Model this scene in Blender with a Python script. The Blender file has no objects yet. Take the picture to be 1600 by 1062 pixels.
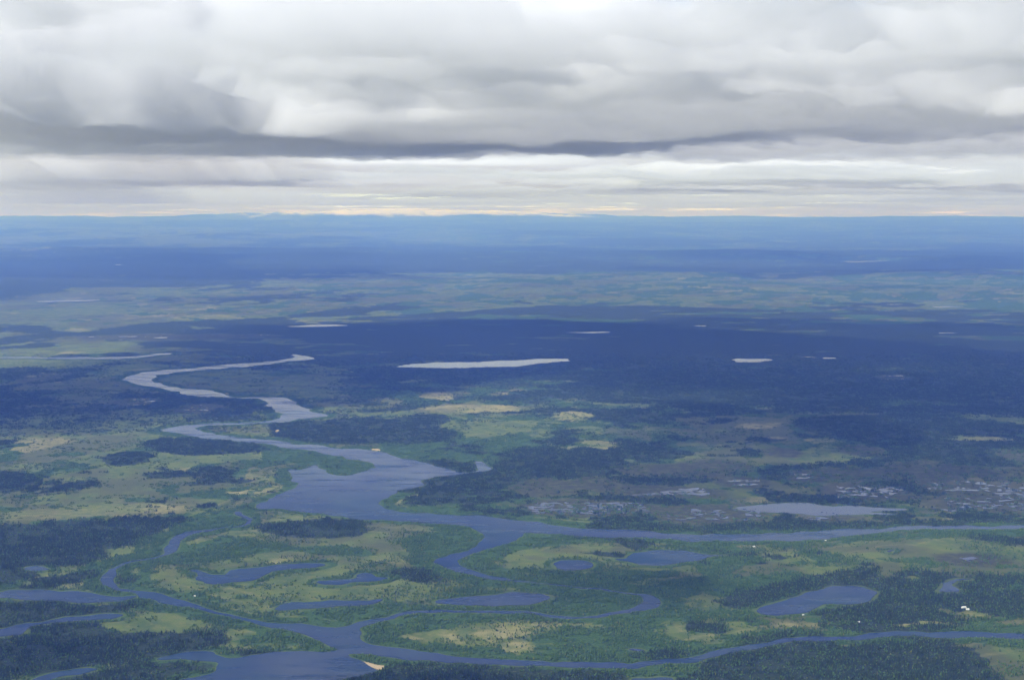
import bpy, math, random
import numpy as np
from mathutils import Vector

random.seed(7)
RNG = np.random.default_rng(11)
scene = bpy.context.scene
R = math.radians

# ------------------------------------------------------------------ camera
CAM_H = 1200.0
FPX = 2200.0                       # focal length in pixels of the 1600 px wide picture
PITCH = math.atan(198.0 / FPX)
cam_data = bpy.data.cameras.new('camera')
cam = bpy.data.objects.new('camera', cam_data)
scene.collection.objects.link(cam)
cam.location = (0, 0, CAM_H)
cam.rotation_euler = (R(90) - PITCH, 0, 0)
cam_data.sensor_width = 36.0
cam_data.lens = 36.0 * FPX / 1600.0
cam_data.clip_start = 1.0
cam_data.clip_end = 900000.0
scene.camera = cam

# ------------------------------------------------------------------ sky, sun, exposure
SUN_EL = R(42.0)
SUN_H = Vector((-0.93, -0.37)).normalized()          # the sun stands behind the left shoulder
world = bpy.data.worlds.new('World')
scene.world = world
world.use_nodes = True
wn = world.node_tree.nodes
wl = world.node_tree.links
bg = wn['Background']
sky = wn.new('ShaderNodeTexSky')
sky.sky_type = 'NISHITA'
sky.sun_disc = False
sky.sun_elevation = SUN_EL
sky.sun_rotation = math.atan2(SUN_H.x, SUN_H.y)
sky.altitude = 2500.0
sky.air_density = 1.0
sky.dust_density = 0.0
sky.ozone_density = 1.0
wl.new(sky.outputs['Color'], bg.inputs['Color'])
bg.inputs['Strength'].default_value = 0.10

sun_data = bpy.data.lights.new('sun', 'SUN')
sun_data.energy = 5.0
sun_data.angle = R(0.53)
sun_data.color = (1.0, 0.965, 0.90)
sun = bpy.data.objects.new('sun', sun_data)
scene.collection.objects.link(sun)
sdir = Vector((SUN_H.x * math.cos(SUN_EL), SUN_H.y * math.cos(SUN_EL), math.sin(SUN_EL)))
sun.rotation_euler = sdir.to_track_quat('Z', 'Y').to_euler()
sun.location = (0, 0, 6000)

scene.view_settings.view_transform = 'Standard'
scene.view_settings.look = 'None'
scene.view_settings.exposure = 0.30
scene.view_settings.gamma = 1.0
scene.view_settings.use_curve_mapping = False

scene.render.engine = 'CYCLES'
cy = scene.cycles
cy.use_denoising = True
cy.max_bounces = 14
cy.diffuse_bounces = 2
cy.glossy_bounces = 2
cy.transmission_bounces = 2
cy.volume_bounces = 12
cy.transparent_max_bounces = 64
cy.sample_clamp_indirect = 10.0

# ------------------------------------------------------------------ helpers
COL = scene.collection

def tag(o, label=None, category=None, group=None, kind=None):
    if label: o['label'] = label
    if category: o['category'] = category
    if group: o['group'] = group
    if kind: o['kind'] = kind
    return o

def link(name, me, parent=None, mat=None):
    o = bpy.data.objects.new(name, me)
    COL.objects.link(o)
    if parent is not None: o.parent = parent
    if mat is not None: me.materials.append(mat)
    return o

CP, SP = math.cos(PITCH), math.sin(PITCH)

def px2w(x, y, z=0.0):
    """plan position of a point of the ground seen at photograph pixel x, y"""
    a = (np.asarray(x, float) - 800.0) / FPX
    b = (531.0 - np.asarray(y, float)) / FPX
    dy = CP + b * SP
    dz = -SP + b * CP
    t = (z - CAM_H) / dz
    return a * t, dy * t

def row_dist(y):
    return px2w(800, y)[1]

_tab = np.random.default_rng(5).random((8, 256, 256)).astype(np.float32)

def vnoise(x, y, s=0):
    t = _tab[s % 8]
    xi = np.floor(x); yi = np.floor(y)
    fx = x - xi; fy = y - yi
    xi = xi.astype(np.int64); yi = yi.astype(np.int64)
    fx = fx * fx * fx * (fx * (fx * 6 - 15) + 10)
    fy = fy * fy * fy * (fy * (fy * 6 - 15) + 10)
    x0 = xi & 255; x1 = (xi + 1) & 255; y0 = yi & 255; y1 = (yi + 1) & 255
    return (t[x0, y0] * (1 - fx) + t[x1, y0] * fx) * (1 - fy) + (t[x0, y1] * (1 - fx) + t[x1, y1] * fx) * fy

def fbm(x, y, scale, octaves=5, s=0, gain=0.5):
    x = np.asarray(x, float) / scale + 31.7 * (s + 1)
    y = np.asarray(y, float) / scale + 17.3 * (s + 1)
    a = 1.0; tot = 0.0; out = 0.0
    for k in range(octaves):
        out = out + a * vnoise(x, y, s + k)
        tot += a
        a *= gain
        x, y = (x * 1.62 - y * 1.21) + 5.2, (x * 1.21 + y * 1.62) + 1.3
    return out / tot

def sstep(a, b, x):
    t = np.clip((np.asarray(x) - a) / (b - a), 0, 1)
    return t * t * (3 - 2 * t)

def chaikin(p, n=2):
    p = np.asarray(p, float)
    for _ in range(n):
        q = np.roll(p, -1, axis=0)
        a = p * 0.75 + q * 0.25
        b = p * 0.25 + q * 0.75
        p = np.empty((len(a) * 2, 2)); p[0::2] = a; p[1::2] = b
    return p

def plan(poly, smooth=2):
    P = np.asarray(poly, float)
    X, Y = px2w(P[:, 0], P[:, 1])
    return chaikin(np.stack([X, Y], 1), smooth)

def inside(px, py, poly):
    """vectorised point in polygon"""
    res = np.zeros(px.shape, bool)
    x0, y0 = poly.min(0); x1, y1 = poly.max(0)
    m = (px >= x0) & (px <= x1) & (py >= y0) & (py <= y1)
    if not m.any(): return res
    X = px[m]; Y = py[m]
    c = np.zeros(X.shape, bool)
    n = len(poly); j = n - 1
    for i in range(n):
        xi, yi = poly[i]; xj, yj = poly[j]
        if yi != yj:
            k = ((yi > Y) != (yj > Y)) & (X < (xj - xi) * (Y - yi) / (yj - yi) + xi)
            c ^= k
        j = i
    res[m] = c
    return res

def edge_dist(px, py, poly, reach, out):
    """lower out to the distance from the polygon's outline where nearer than reach"""
    x0, y0 = poly.min(0) - reach; x1, y1 = poly.max(0) + reach
    m = (px >= x0) & (px <= x1) & (py >= y0) & (py <= y1)
    if not m.any(): return
    idx = np.nonzero(m)[0]
    X = px[idx]; Y = py[idx]; best = out[idx]
    n = len(poly)
    for i in range(n):
        ax, ay = poly[i]; bx, by = poly[(i + 1) % n]
        lo = min(ay, by) - reach; hi = max(ay, by) + reach
        k = np.nonzero((Y > lo) & (Y < hi))[0]
        if len(k) == 0: continue
        dx, dy = bx - ax, by - ay
        L = dx * dx + dy * dy + 1e-9
        t = np.clip(((X[k] - ax) * dx + (Y[k] - ay) * dy) / L, 0, 1)
        d = np.hypot(X[k] - ax - t * dx, Y[k] - ay - t * dy)
        best[k] = np.minimum(best[k], d)
    out[idx] = best

# ------------------------------------------------------------------ where things lie (pixels of the photograph, turned into plan positions)
RIVER = [
    # far shining bend
    [(456,554.5),(458.7,552.5),(477,555),(495,558.7),(475,563.7),(450,565),(425,568.7),(400,571.5),(362,575),(300,579),(262,583),(242,587),(236,592.5),(247,599),(275,604.5),(312,608),(342,613),(358,617.5),(372,620),(372,621.3),(358,620.8),(325,620.5),(297,618),(280,612.5),(262,607.5),(235,604.5),(215,600),(197,595.5),(192,592.5),(200,587.5),(220,582),(250,578),(287,576),(325,572.5),(362,569),(400,567),(432,564),(455,561),(459,557.5)],
    # link and wide pool
    [(368,620.2),(400,620.4),(414,621),(450,622.5),(465,631),(482,641),(510,647),(511,650.5),(480,654),(457,657.5),(425,659.5),(400,662),(350,663.5),(312,666),(297,670.5),(325,676),(362,681),(400,685.5),(425,689),(425,693),(400,692),(357,688),(312,684),(275,677.5),(250,672.5),(250,669),(287,664),(325,661),(400,659),(432,655.5),(437,652),(425,637.5),(414,627),(400,621.9),(368,621.4)],
    # the broad reach and the right hand arm
    [(400,686),(425,687.5),(462,692.5),(507,698),(550,701),(595,704),(612,710),(650,719.5),(670,725.5),(705,732.5),(722,737),(745,736),(752,732),(737,722),(750,723),(767,729),(775,732),(750,737.5),(712,741),(675,746),(652,752.5),(660,759),(637,764),(612,772.5),(592,781),(594,787.5),(605,795),(650,799),(700,802),(750,806),(800,811),(900,823),(1000,829.5),(1075,833),(1200,834.5),(1275,829.5),(1375,825),(1450,821),(1600,819.5),(1700,819),(1700,825),(1600,825),(1500,826),(1425,827.5),(1375,832.5),(1325,839.5),(1275,843.7),(1200,847.5),(1125,846),(1050,843),(975,840),(900,835.5),(850,832),(825,830),(815,832.5),(800,845),(785,854),(760,860),(732,866),(719,874),(721,881),(742,889),(767,895),(806,905),(804,908),(770,901),(737,896),(707,889),(692,884),(682,878),(690,871),(705,865),(730,860),(750,852.5),(761,842.5),(760,834),(737,822.5),(712,819),(662,816),(600,812.5),(565,810),(482,801),(450,796),(415,795),(398,791),(398,786),(415,784),(442,770),(465,761),(471,754),(450,750),(452,745),(444,738),(450,731),(470,736),(482,727),(495,726),(505,736),(515,740),(535,745.5),(562,740),(585,730),(580,722),(560,718),(540,717),(525,712),(487,705),(450,700),(425,694),(400,692)],
    # the narrow loop
    [(795,903.5),(850,910),(900,915),(950,921),(1000,928),(1025,934),(1036,941),(1032,947.5),(1012,952.5),(975,959),(940,962.5),(912,964.5),(850,962),(800,959),(740,957.5),(687,957.5),(637,961),(595,970),(570,979),(545,988),(520,983),(540,977),(560,970),(600,962),(637,957),(675,954),(740,953.5),(800,955),(862,959),(912,960.5),(950,958),(980,953),(1002,947.5),(1010,940.5),(1005,934),(990,929),(950,924),(900,917.5),(850,912),(795,906.5)],
    # creek winding in from the left
    [(366,799),(378,799),(379,806),(390,812),(395,817),(380,821.5),(350,825.5),(325,830),(302,835),(283,845),(276,854),(272,862),(252,869),(225,874.5),(207,878),(190,886),(179,897),(176,907),(185,915),(212,921),(245,924),(270,930),(295,937),(315,951),(350,960),(400,965.5),(450,972),(500,980),(530,980),(545,990),(535,1016),(520,1008),(482,992),(450,982),(400,972),(375,967),(325,957.5),(300,952),(262,942),(250,933),(225,932),(222,927),(185,919),(170,916),(159,910),(162,899),(180,886),(207,875),(250,867),(264,851),(270,842),(295,832),(322,828),(348,824),(376,820),(388,816.5),(380,810),(370,806)],
    # foreground reach with the bay
    [(520,981),(545,976),(572,978),(561,990),(565,1000),(587,1007),(625,1015),(675,1020),(737,1025),(800,1030),(875,1035),(950,1036),(1025,1032),(1100,1020),(1150,1010),(1200,1003.5),(1250,997),(1325,991),(1400,987.5),(1475,986),(1600,989),(1700,991),(1700,999),(1600,997.5),(1500,995),(1425,995),(1350,997.5),(1275,1001),(1200,1009),(1150,1020),(1087,1032),(1025,1040),(950,1043),(875,1044),(800,1039),(725,1035),(670,1031),(637,1031),(600,1026),(550,1025),(544,1027.5),(555,1032),(575,1040),(590,1046),(580,1049),(550,1056),(520,1063),(480,1075),(260,1075),(280,1061),(300,1055),(335,1050),(337,1040),(345,1033),(300,1031.5),(246,1032),(242,1029),(275,1020),(312,1015),(332,1016),(335,1022),(362,1026),(400,1021.5),(437,1015),(462,1014),(500,1017),(520,1018.5),(536,1016),(500,1000),(505,985)],
    # thin far stream
    [(-60,557),(0,557.3),(125,558.5),(212,557),(240,552.5),(284,550.3),(257,554.5),(212,559.5),(150,560.7),(0,560),(-60,560)],
]
LAKES = [
    ('lake', 'blue lake at the left edge, joining the creek at its right tip', [(-60,928),(2,926),(12,923),(30,921.5),(75,920.5),(110,921.5),(137,925),(155,930),(187,931),(226,927.5),(210,934),(175,940),(140,943),(110,942),(80,939),(40,937),(0,935.5),(-60,938)]),
    ('pond', 'blue pond at the left edge between two dark conifer stands', [(-60,984),(0,980),(30,974),(57,972),(82,966),(112,963),(150,961),(190,962),(186,966),(150,971),(100,973),(50,976),(40,982),(37,990),(0,995),(-60,999)]),
    ('pond', 'narrow pond in the bottom left corner below dark conifers', [(30,1066),(75,1052),(110,1045),(135,1041),(153,1045),(135,1050),(100,1055),(75,1060),(50,1069)]),
    ('pond', 'tiny pond in a forest notch at far left', [(37,886),(50,884),(70,886),(75,890),(55,892),(40,889)]),
    ('pond', 'hooked blue pond with a small wooded spit on its upper shore', [(292,891),(307,890),(317,896),(332,899.5),(357,900),(358,891),(400,886),(430,881),(487,878),(513,881),(487,886),(425,892),(412,900),(400,905),(362,909),(330,914),(312,910),(317,902),(308,896)]),
    ('pond', 'bone shaped blue pond in the olive bog left of centre', [(492,906),(512,904),(540,904),(552,900),(555,895),(570,894),(582,898),(605,900),(602,904),(575,907),(550,907),(535,912),(510,912),(496,909)]),
    ('pond', 'long dark cigar shaped pond with a bright grassy rim', [(429,948),(437,944),(475,942),(525,939),(587,938),(600,939.5),(575,945),(500,950),(450,954),(431,952.5)]),
    ('lake', 'wide dark lake just above the narrow river loop', [(680,940),(700,937),(750,930),(800,925),(825,925),(850,929),(865,934),(850,939),(825,944),(800,945.5),(775,946),(725,946),(687,945)]),
    ('pond', 'small bright triangular pond below the right river arm', [(865,879),(875,875),(900,874),(920,877.5),(932,881),(922,887.5),(907,892.5),(885,894),(876,890),(872,884)]),
    ('lake', 'pale lavender lake under the right river arm with ragged left end', [(985,865.5),(1000,862.5),(1025,859),(1065,858),(1087,861),(1112,865.5),(1142,866),(1112,872.5),(1075,878),(1050,882),(1030,884),(1000,881),(990,876),(965,874),(962,871.5),(987,872)]),
    ('pond', 'very small oval pond inside the foreground loop forest', [(985,1015),(997,1012.5),(1014,1014),(1000,1017)]),
    ('pond', 'pond cut by the bottom edge right of centre', [(983,1062),(987,1059),(1012,1057),(1040,1056.5),(1046,1061),(1035,1069),(1000,1070)]),
    ('lake', 'large blue lake ringed by conifers at lower right', [(1179,957),(1200,947),(1215,941),(1242,936),(1262,927.5),(1282,922.5),(1302,916),(1330,916),(1360,920),(1370,924),(1365,930),(1355,936),(1340,942.5),(1307,945),(1277,946),(1270,951),(1255,959),(1220,962.5),(1200,962),(1185,960.5)]),
    ('pond', 'bent blue pond in the green bog near the right edge', [(1460,923),(1470,915),(1482,906),(1500,904.5),(1517,903),(1510,907),(1492,910),(1490,914),(1500,920),(1503,925),(1475,925)]),
    ('pond', 'tiny pond in the yellow bog strips right of the river bend', [(1383,861.5),(1397,859.5),(1398,862),(1386,864)]),
    ('lake', 'long pale lake above the right river arm beside bog pools', [(1142,795),(1170,790),(1200,786),(1262,786),(1300,790),(1340,789.5),(1380,792),(1421,795),(1417,798),(1375,796.5),(1350,800),(1410,800.5),(1385,803.5),(1320,804.5),(1282,805.5),(1225,801),(1170,799)]),
    ('lake', 'long silver lake lying across the dark blue plain at centre', [(611,573),(637,569),(675,566),(725,565.5),(800,564),(850,560.5),(885,559.5),(895,561),(885,564.5),(862,566),(825,571),(800,573),(725,574.8),(650,574.8)]),
    ('lake', 'short silver lake on the dark plain right of centre', [(1138,563),(1150,560.8),(1175,560.2),(1200,560.8),(1209,563),(1200,565.3),(1150,565.8)]),
    ('lake', 'thin silver lake on the dark plain behind the long one', [(879,519),(905,517.3),(958,518.5),(940,521.2),(910,520.8)]),
    ('lake', 'ragged silver lake at the edge of the far sunlit strip', [(438,511),(482,507.5),(505,505),(530,505.5),(547,508),(512,511),(462,513)]),
    ('lake', 'far pale lake streak at left below the forested rise', [(55,471.5),(95,468),(172,466.5),(140,470),(100,473),(60,473)]),
    ('lake', 'far upper lake streak right of centre', [(1325,401),(1350,399.5),(1440,398.7),(1497,398),(1440,401.3),(1360,402.4)]),
    ('lake', 'far forked lake streak right of centre', [(1302,409),(1340,407),(1392,404),(1392,406.8),(1345,411.2),(1330,412.3),(1322,409.6)]),
    ('lake', 'bright thin lake on the dark plain at right', [(1456,479.5),(1480,477),(1509,478.5),(1490,481.3),(1460,481)]),
    ('lake', 'small lake streak left of the bright thin one', [(1380,475),(1396,474.6),(1413,476),(1395,476.8)]),
    ('lake', 'lake streak in the far strip of sun at right', [(1431,470),(1450,468.6),(1470,469),(1450,470.9)]),
    ('lake', 'ragged far lake streak right of the middle', [(1151,438.4),(1170,434),(1200,435.5),(1212,437.5),(1160,439)]),
    ('lake', 'very small silver lake alone on the dark plain', [(1081,508.2),(1090,506.7),(1105,509),(1095,510.6)]),
    ('lake', 'small silver lake on the dark plain at far right', [(1463,520.3),(1480,518.8),(1500,520),(1480,522)]),
    ('lake', 'small silver lake above the thin far stream', [(183,526),(200,524.8),(215,526),(200,527.3)]),
    ('lake', 'hair thin silver lake right of the short one', [(1246,557.2),(1260,556.6),(1275,558.2),(1258,559)]),
    ('lake', 'second hair thin silver lake beside its twin', [(1279,558.4),(1293,557.8),(1306,559.4),(1292,560.2)]),
    ('lake', 'far silver lake streak beyond the sunlit strip at centre', [(640,453),(670,452),(690,454),(665,455.4)]),
    ('lake', 'lake streak in the far haze at centre right', [(962,409),(980,408),(985,409.5),(970,410.3)]),
    ('lake', 'lake streak in the far haze left of centre', [(826,416),(845,415),(864,415.6),(845,416.8)]),
    ('lake', 'lake streak in the middle of the far left shade', [(176,413.5),(186,412.6),(196,413.6),(186,414.4)]),
]
# bog pool clusters: x0, x1, y0, y1, count
POOLS = [(982,1132,731,741,130),(827,892,756,769,90),(910,962,751,760,50),(947,1100,764,772,150),(1145,1187,751,757,24),
         (825,1012,786,801,150),(1077,1165,725,734,45),(1310,1660,732,749,210),(1307,1407,760,776,70),(1420,1660,752,766,70),(1477,1660,779,797,70),
         (1560,1660,768,778,36),(1242,1272,742,747,12),(1207,1240,708,713,10),(1330,1355,706,712,9),(1575,1660,715,725,24),
         (1375,1415,587,593,16),(192,242,624,632,8),(287,332,633,641,7),(42,95,583,597,12),(1500,1560,872,877,7),
         (120,420,523,531,9),(1040,1190,795,812,36),(1250,1330,800,812,14)]
CONIFER = [
    [(-120,824),(0,821),(75,817),(175,809),(250,806),(295,807),(292,815),(262,827),(237,837),(217,845),(207,854),(162,860),(170,867),(150,875),(125,882),(95,887),(75,881),(37,882),(32,892),(72,897),(37,905),(0,911),(-120,915)],
    [(-120,936),(0,936),(87,937),(120,943),(175,944),(225,937),(200,948),(175,955),(125,960),(82,964),(50,971),(0,973),(-120,980)],
    [(-120,1000),(0,998),(40,993),(44,979),(112,974),(150,974),(187,984),(250,987),(325,989),(365,1005),(350,1012),(312,1013),(242,1026),(225,1034),(175,1039),(135,1039),(75,1047),(25,1060),(-20,1080),(-120,1080)],
    [(90,1066),(150,1046),(225,1035),(312,1032),(337,1040),(330,1050),(262,1059),(240,1080),(80,1080)],
    [(500,1080),(525,1063),(562,1051),(600,1043),(625,1036),(675,1033),(725,1037),(800,1041),(875,1047),(950,1047),(985,1053),(975,1080)],
    [(1060,1080),(1130,1058),(1200,1035),(1262,1017),(1362,1007),(1437,1004),(1512,1007),(1525,1020),(1537,1032),(1535,1047),(1570,1062),(1600,1080)],
    [(1165,953),(1120,948),(1100,938),(1150,925),(1200,915),(1262,902),(1312,892),(1355,886),(1377,890),(1350,902),(1375,909),(1420,910),(1430,920),(1450,928),(1525,928),(1600,920),(1700,918),(1700,968),(1600,963),(1560,960),(1545,962),(1540,955),(1525,950),(1487,957),(1470,947),(1450,955),(1412,957),(1342,956),(1342,944),(1372,930),(1370,919),(1302,913),(1250,931),(1200,942)],
    [(400,822),(430,817),(500,808),(560,812),(580,830),(545,840),(480,838),(410,832)],
    [(605,886),(660,890),(690,900),(690,909),(640,909),(612,900)],
    [(420,662),(470,659),(560,652),(640,655),(700,672),(720,680),(690,692),(600,693),(520,695),(430,684)],
    [(225,686),(300,683),(400,694),(420,701),(400,706),(300,713),(235,703)],
    [(155,712),(200,705),(240,708),(230,725),(170,728)],
    [(-100,733),(0,735),(40,738),(62,750),(50,765),(0,769),(-100,770)],
    [(220,740),(270,736),(298,742),(260,748),(225,746)],
    [(310,727),(370,731),(372,740),(320,741)],
    [(150,750),(160,758),(100,768),(60,772),(75,760)],
    [(690,735),(760,742),(800,697),(875,701),(950,713),(975,721),(1025,737),(950,745),(850,752),(800,764),(740,768),(690,758)],
    [(640,782),(700,775),(790,778),(800,784),(720,789),(650,788)],
    [(925,749),(1000,743),(1150,735),(1162,742),(1100,755),(960,765),(930,760)],
    [(860,778),(960,773),(1070,772),(1060,781),(930,786),(865,785)],
    [(1237,661),(1325,652),(1425,651),(1525,662),(1575,677),(1487,690),(1375,697),(1312,692),(1250,680)],
    [(1365,717),(1450,702),(1512,696),(1575,705),(1640,710),(1540,722),(1500,731),(1450,732),(1390,724)],
    [(1200,730),(1325,725),(1330,735),(1200,743)],
    [(1380,775),(1480,757),(1600,752),(1660,756),(1600,772),(1450,782)],
    [(1500,840),(1560,838),(1640,842),(1640,852),(1560,848)],
    [(600,655),(680,645),(710,655),(690,668),(620,668)],
    [(1120,815),(1300,812),(1440,814),(1640,808),(1640,817),(1440,819),(1300,826),(1120,832),(1000,826),(960,822)],
]
BIRCH = [
    [(625,850),(660,832),(700,821),(735,825),(758,838),(745,852),(715,864),(690,870),(640,862)],
    [(560,990),(590,972),(640,962),(700,960),(760,962),(800,967),(720,972),(690,985),(620,985),(640,1000),(700,1005),(790,1010),(800,1027),(700,1020),(600,1006)],
    [(800,967),(1000,967),(1040,972),(1020,985),(1060,1000),(1130,1005),(1100,1016),(1020,1028),(900,1034),(800,1026),(830,1005),(820,992),(870,982),(960,978),(870,970)],
    [(400,975),(440,984),(480,995),(520,1010),(530,1015),(460,1011),(400,1014),(370,1000)],
    [(720,745),(800,732),(860,736),(800,765),(740,772),(660,772),(690,755)],
    [(505,700),(560,720),(575,724),(560,738),(535,743),(510,733),(470,722),(440,725),(400,716),(420,702),(460,704)],
    [(725,875),(745,862),(790,850),(820,835),(880,838),(930,845),(880,852),(820,856),(790,868),(800,890),(860,893),(930,896),(1050,888),(1060,900),(950,915),(850,904),(760,888)],
    [(870,915),(990,930),(1000,940),(980,950),(920,958),(850,956),(800,950),(840,945),(880,932),(800,915),(760,910),(800,908)],
    [(1050,905),(1190,898),(1180,915),(1080,932),(1060,942),(1045,935),(1000,922)],
    [(450,955),(540,948),(620,942),(680,948),(680,952),(600,960),(540,972),(500,974),(440,962)],
    [(190,890),(230,880),(245,900),(240,918),(200,914),(182,905)],
    [(210,874),(260,868),(300,850),(340,838),(400,842),(430,856),(560,850),(600,866),(540,872),(440,858),(300,882),(230,880)],
    [(100,900),(150,880),(200,860),(258,850),(245,862),(180,882),(150,905),(100,910)],
    [(900,965),(1000,960),(1060,945),(1080,955),(1180,955),(1180,965),(1070,968),(1010,976)],
    [(600,685),(700,695),(790,700),(780,718),(720,733),(650,716),(600,704)],
    [(800,805),(900,815),(1000,822),(1100,824),(1090,832),(1000,829),(900,822),(800,810)],
    [(1280,845),(1340,838),(1420,832),(1600,830),(1660,835),(1440,838),(1330,850)],
    [(1370,870),(1480,874),(1600,884),(1600,890),(1450,880),(1370,875)],
    [(1530,905),(1600,895),(1640,900),(1640,920),(1560,925)],
    [(1200,985),(1300,980),(1400,975),(1600,978),(1660,980),(1660,990),(1480,986),(1330,991),(1220,1000)],
    [(980,1040),(1060,1040),(1130,1026),(1200,1010),(1330,1001),(1500,997),(1660,1002),(1660,1008),(1430,1002),(1260,1013),(1180,1030),(1050,1048)],
    [(235,808),(320,800),(370,804),(376,815),(340,822),(290,826),(270,822)],
    [(240,765),(250,772),(300,778),(370,780),(430,768),(440,758),(360,762),(280,772),(262,765),(290,755),(330,757),(260,758)],
]
SAND = [
    [(552,1030.5),(570,1033),(585,1037),(598,1039),(601,1042),(596,1046),(588,1045),(575,1040),(560,1034.5)],
    [(576,700.5),(592,701),(597,704.2),(584,703.4)],
    [(352,613.5),(356,614.2),(359.5,616.8),(355,615.8)],
    [(429,673),(433,671),(436,672),(433,675),(430,675.5)],
]
PALE = [
    [(412,880),(440,868),(460,865),(492,870),(470,876),(440,878),(430,881)],
    [(565,914),(610,910),(636,906),(630,912),(590,918)],
    [(630,994),(650,988),(663,993),(650,1001),(632,999)],
    [(688,985),(702,978),(708,990),(722,1000),(705,1006),(690,998)],
    [(735,985),(765,975),(800,970),(870,972),(1006,976),(950,979),(880,981),(830,989),(780,1000),(740,995)],
    [(228,886),(250,880),(268,884),(262,890),(300,888),(260,893),(235,892)],
    [(575,872),(610,868),(634,872),(630,880),(590,881)],
    [(1455,950),(1470,945),(1490,952),(1515,955),(1540,953),(1547,962),(1520,965),(1480,963)],
    [(1140,852),(1190,849),(1215,846),(1212,850),(1170,858)],
    [(1552,968),(1600,964),(1640,966),(1640,976),(1570,978)],
    [(1385,975),(1420,970),(1450,968),(1510,974),(1500,978),(1440,974),(1400,980)],
    [(1200,970),(1260,973),(1290,976),(1270,982),(1215,981)],
    [(800,1000),(822,1002),(826,1022),(800,1024),(780,1012)],
    [(880,640),(940,648),(900,662),(850,655)],
    [(820,640),(800,632),(700,632),(640,640),(700,646),(800,643)],
    [(700,610),(640,620),(720,628)],
    [(1470,693),(1540,688),(1600,692),(1560,697),(1490,697)],
    [(1200,686),(1230,687),(1225,691),(1200,691)],
    [(1250,690),(1300,692),(1320,697),(1270,698)],
    [(1160,665),(1230,665),(1210,675),(1150,676)],
    [(60,795),(200,785),(320,790),(280,802),(150,806),(60,812),(0,815),(0,800)],
    [(330,770),(420,762),(445,755),(430,765),(380,774)],
]

def shore(poly):
    """the outline in plan with small bays and points"""
    P = plan(poly, 2)
    q = np.roll(P, -1, axis=0)
    out = []
    for a, b in zip(P, q):
        L = math.hypot(*(b - a)); d = math.hypot(*a)
        n = max(1, min(12, int(L / (d * 0.004))))
        for k in range(n): out.append(a + (b - a) * k / n)
    P = np.array(out)
    d = np.hypot(P[:, 0], P[:, 1])
    lat = np.minimum(P[:, 1], 9000)
    for sc_, am, sd in ((0.030, 0.0042, 1), (0.011, 0.0022, 3)):
        P = P + np.stack([(fbm(P[:, 0], P[:, 1], 5000 * sc_, 2, sd) - 0.5) * lat * am * 2, (fbm(P[:, 0], P[:, 1], 5000 * sc_, 2, sd + 2) - 0.5) * lat * am * 3], 1)
    return P

RIVER_W = [shore(p) for p in RIVER]
def thin(p):
    P = np.array(p, float); c = P[:, 1].mean()
    if c < 535: P[:, 1] = c + (P[:, 1] - c) * 0.55
    return P
LAKE_W = [(n, l, shore(thin(p))) for n, l, p in LAKES]
CONIFER_W = [plan(p, 1) for p in CONIFER]
BIRCH_W = [plan(p, 1) for p in BIRCH]
SAND_W = [plan(p, 1) for p in SAND]
PALE_W = [plan(p, 1) for p in PALE]

# ------------------------------------------------------------------ the land: one sheet, finer where it is near
yrows = np.concatenate([np.linspace(1110, 640, 430), np.linspace(639, 420, 170)[0:], np.linspace(419.2, 360, 110)])
dist = row_dist(yrows)
far = np.geomspace(dist[-1] * 1.012, 126000, 40)
near = np.array([-40000, -20000, -8000, -2000, 0, 1200, 2200, 2900.0])
near = near[near < dist[0] - 50]
Yr = np.concatenate([near, dist, far])
ufine = np.linspace(-0.46, 0.46, 760)
uco = np.geomspace(0.48, 3.0, 14)
U = np.concatenate([-uco[::-1], ufine, uco])
NR, NC = len(Yr), len(U)
scaleY = np.maximum(Yr, 3200.0)
GX = (U[None, :] * scaleY[:, None])
GY = np.repeat(Yr[:, None], NC, 1)
X = GX.ravel(); Y = GY.ravel()
D = np.hypot(X, Y)

water = np.zeros(X.shape, bool)
wdist = np.full(X.shape, 260.0)
for P in RIVER_W + [l[2] for l in LAKE_W]:
    water |= inside(X, Y, P)
    edge_dist(X, Y, P, 260.0, wdist)
rdist = np.full(X.shape, 260.0)
for P in RIVER_W:
    edge_dist(X, Y, P, 260.0, rdist)

ldist = np.full(X.shape, 120.0)
for _n, _l, P in LAKE_W:
    if P[:, 1].min() < 9000: edge_dist(X, Y, P, 120.0, ldist)

def soft_mask(polys, wob, s, taps=4):
    """1 inside, falling off over a ragged border"""
    m = np.zeros(X.shape)
    for t in range(taps):
        k = 0.35 + 0.9 * t / max(1, taps - 1)
        jx = (fbm(X, Y, wob * (0.6 + 0.5 * t), 5, s + t, 0.62) - 0.5) * wob * 2.6 * k
        jy = (fbm(X, Y, wob * (0.6 + 0.5 * t), 5, s + 3 + t, 0.62) - 0.5) * wob * 2.6 * k
        q = np.zeros(X.shape, bool)
        for P in polys:
            q |= inside(X + jx, Y + jy, P)
        m += q / taps
    return m

con = soft_mask(CONIFER_W, 90, 1)
bir = soft_mask(BIRCH_W, 90, 2)
snd = soft_mask(SAND_W, 5, 3, 2)
pal = soft_mask(PALE_W, 80, 4, 5)

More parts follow.
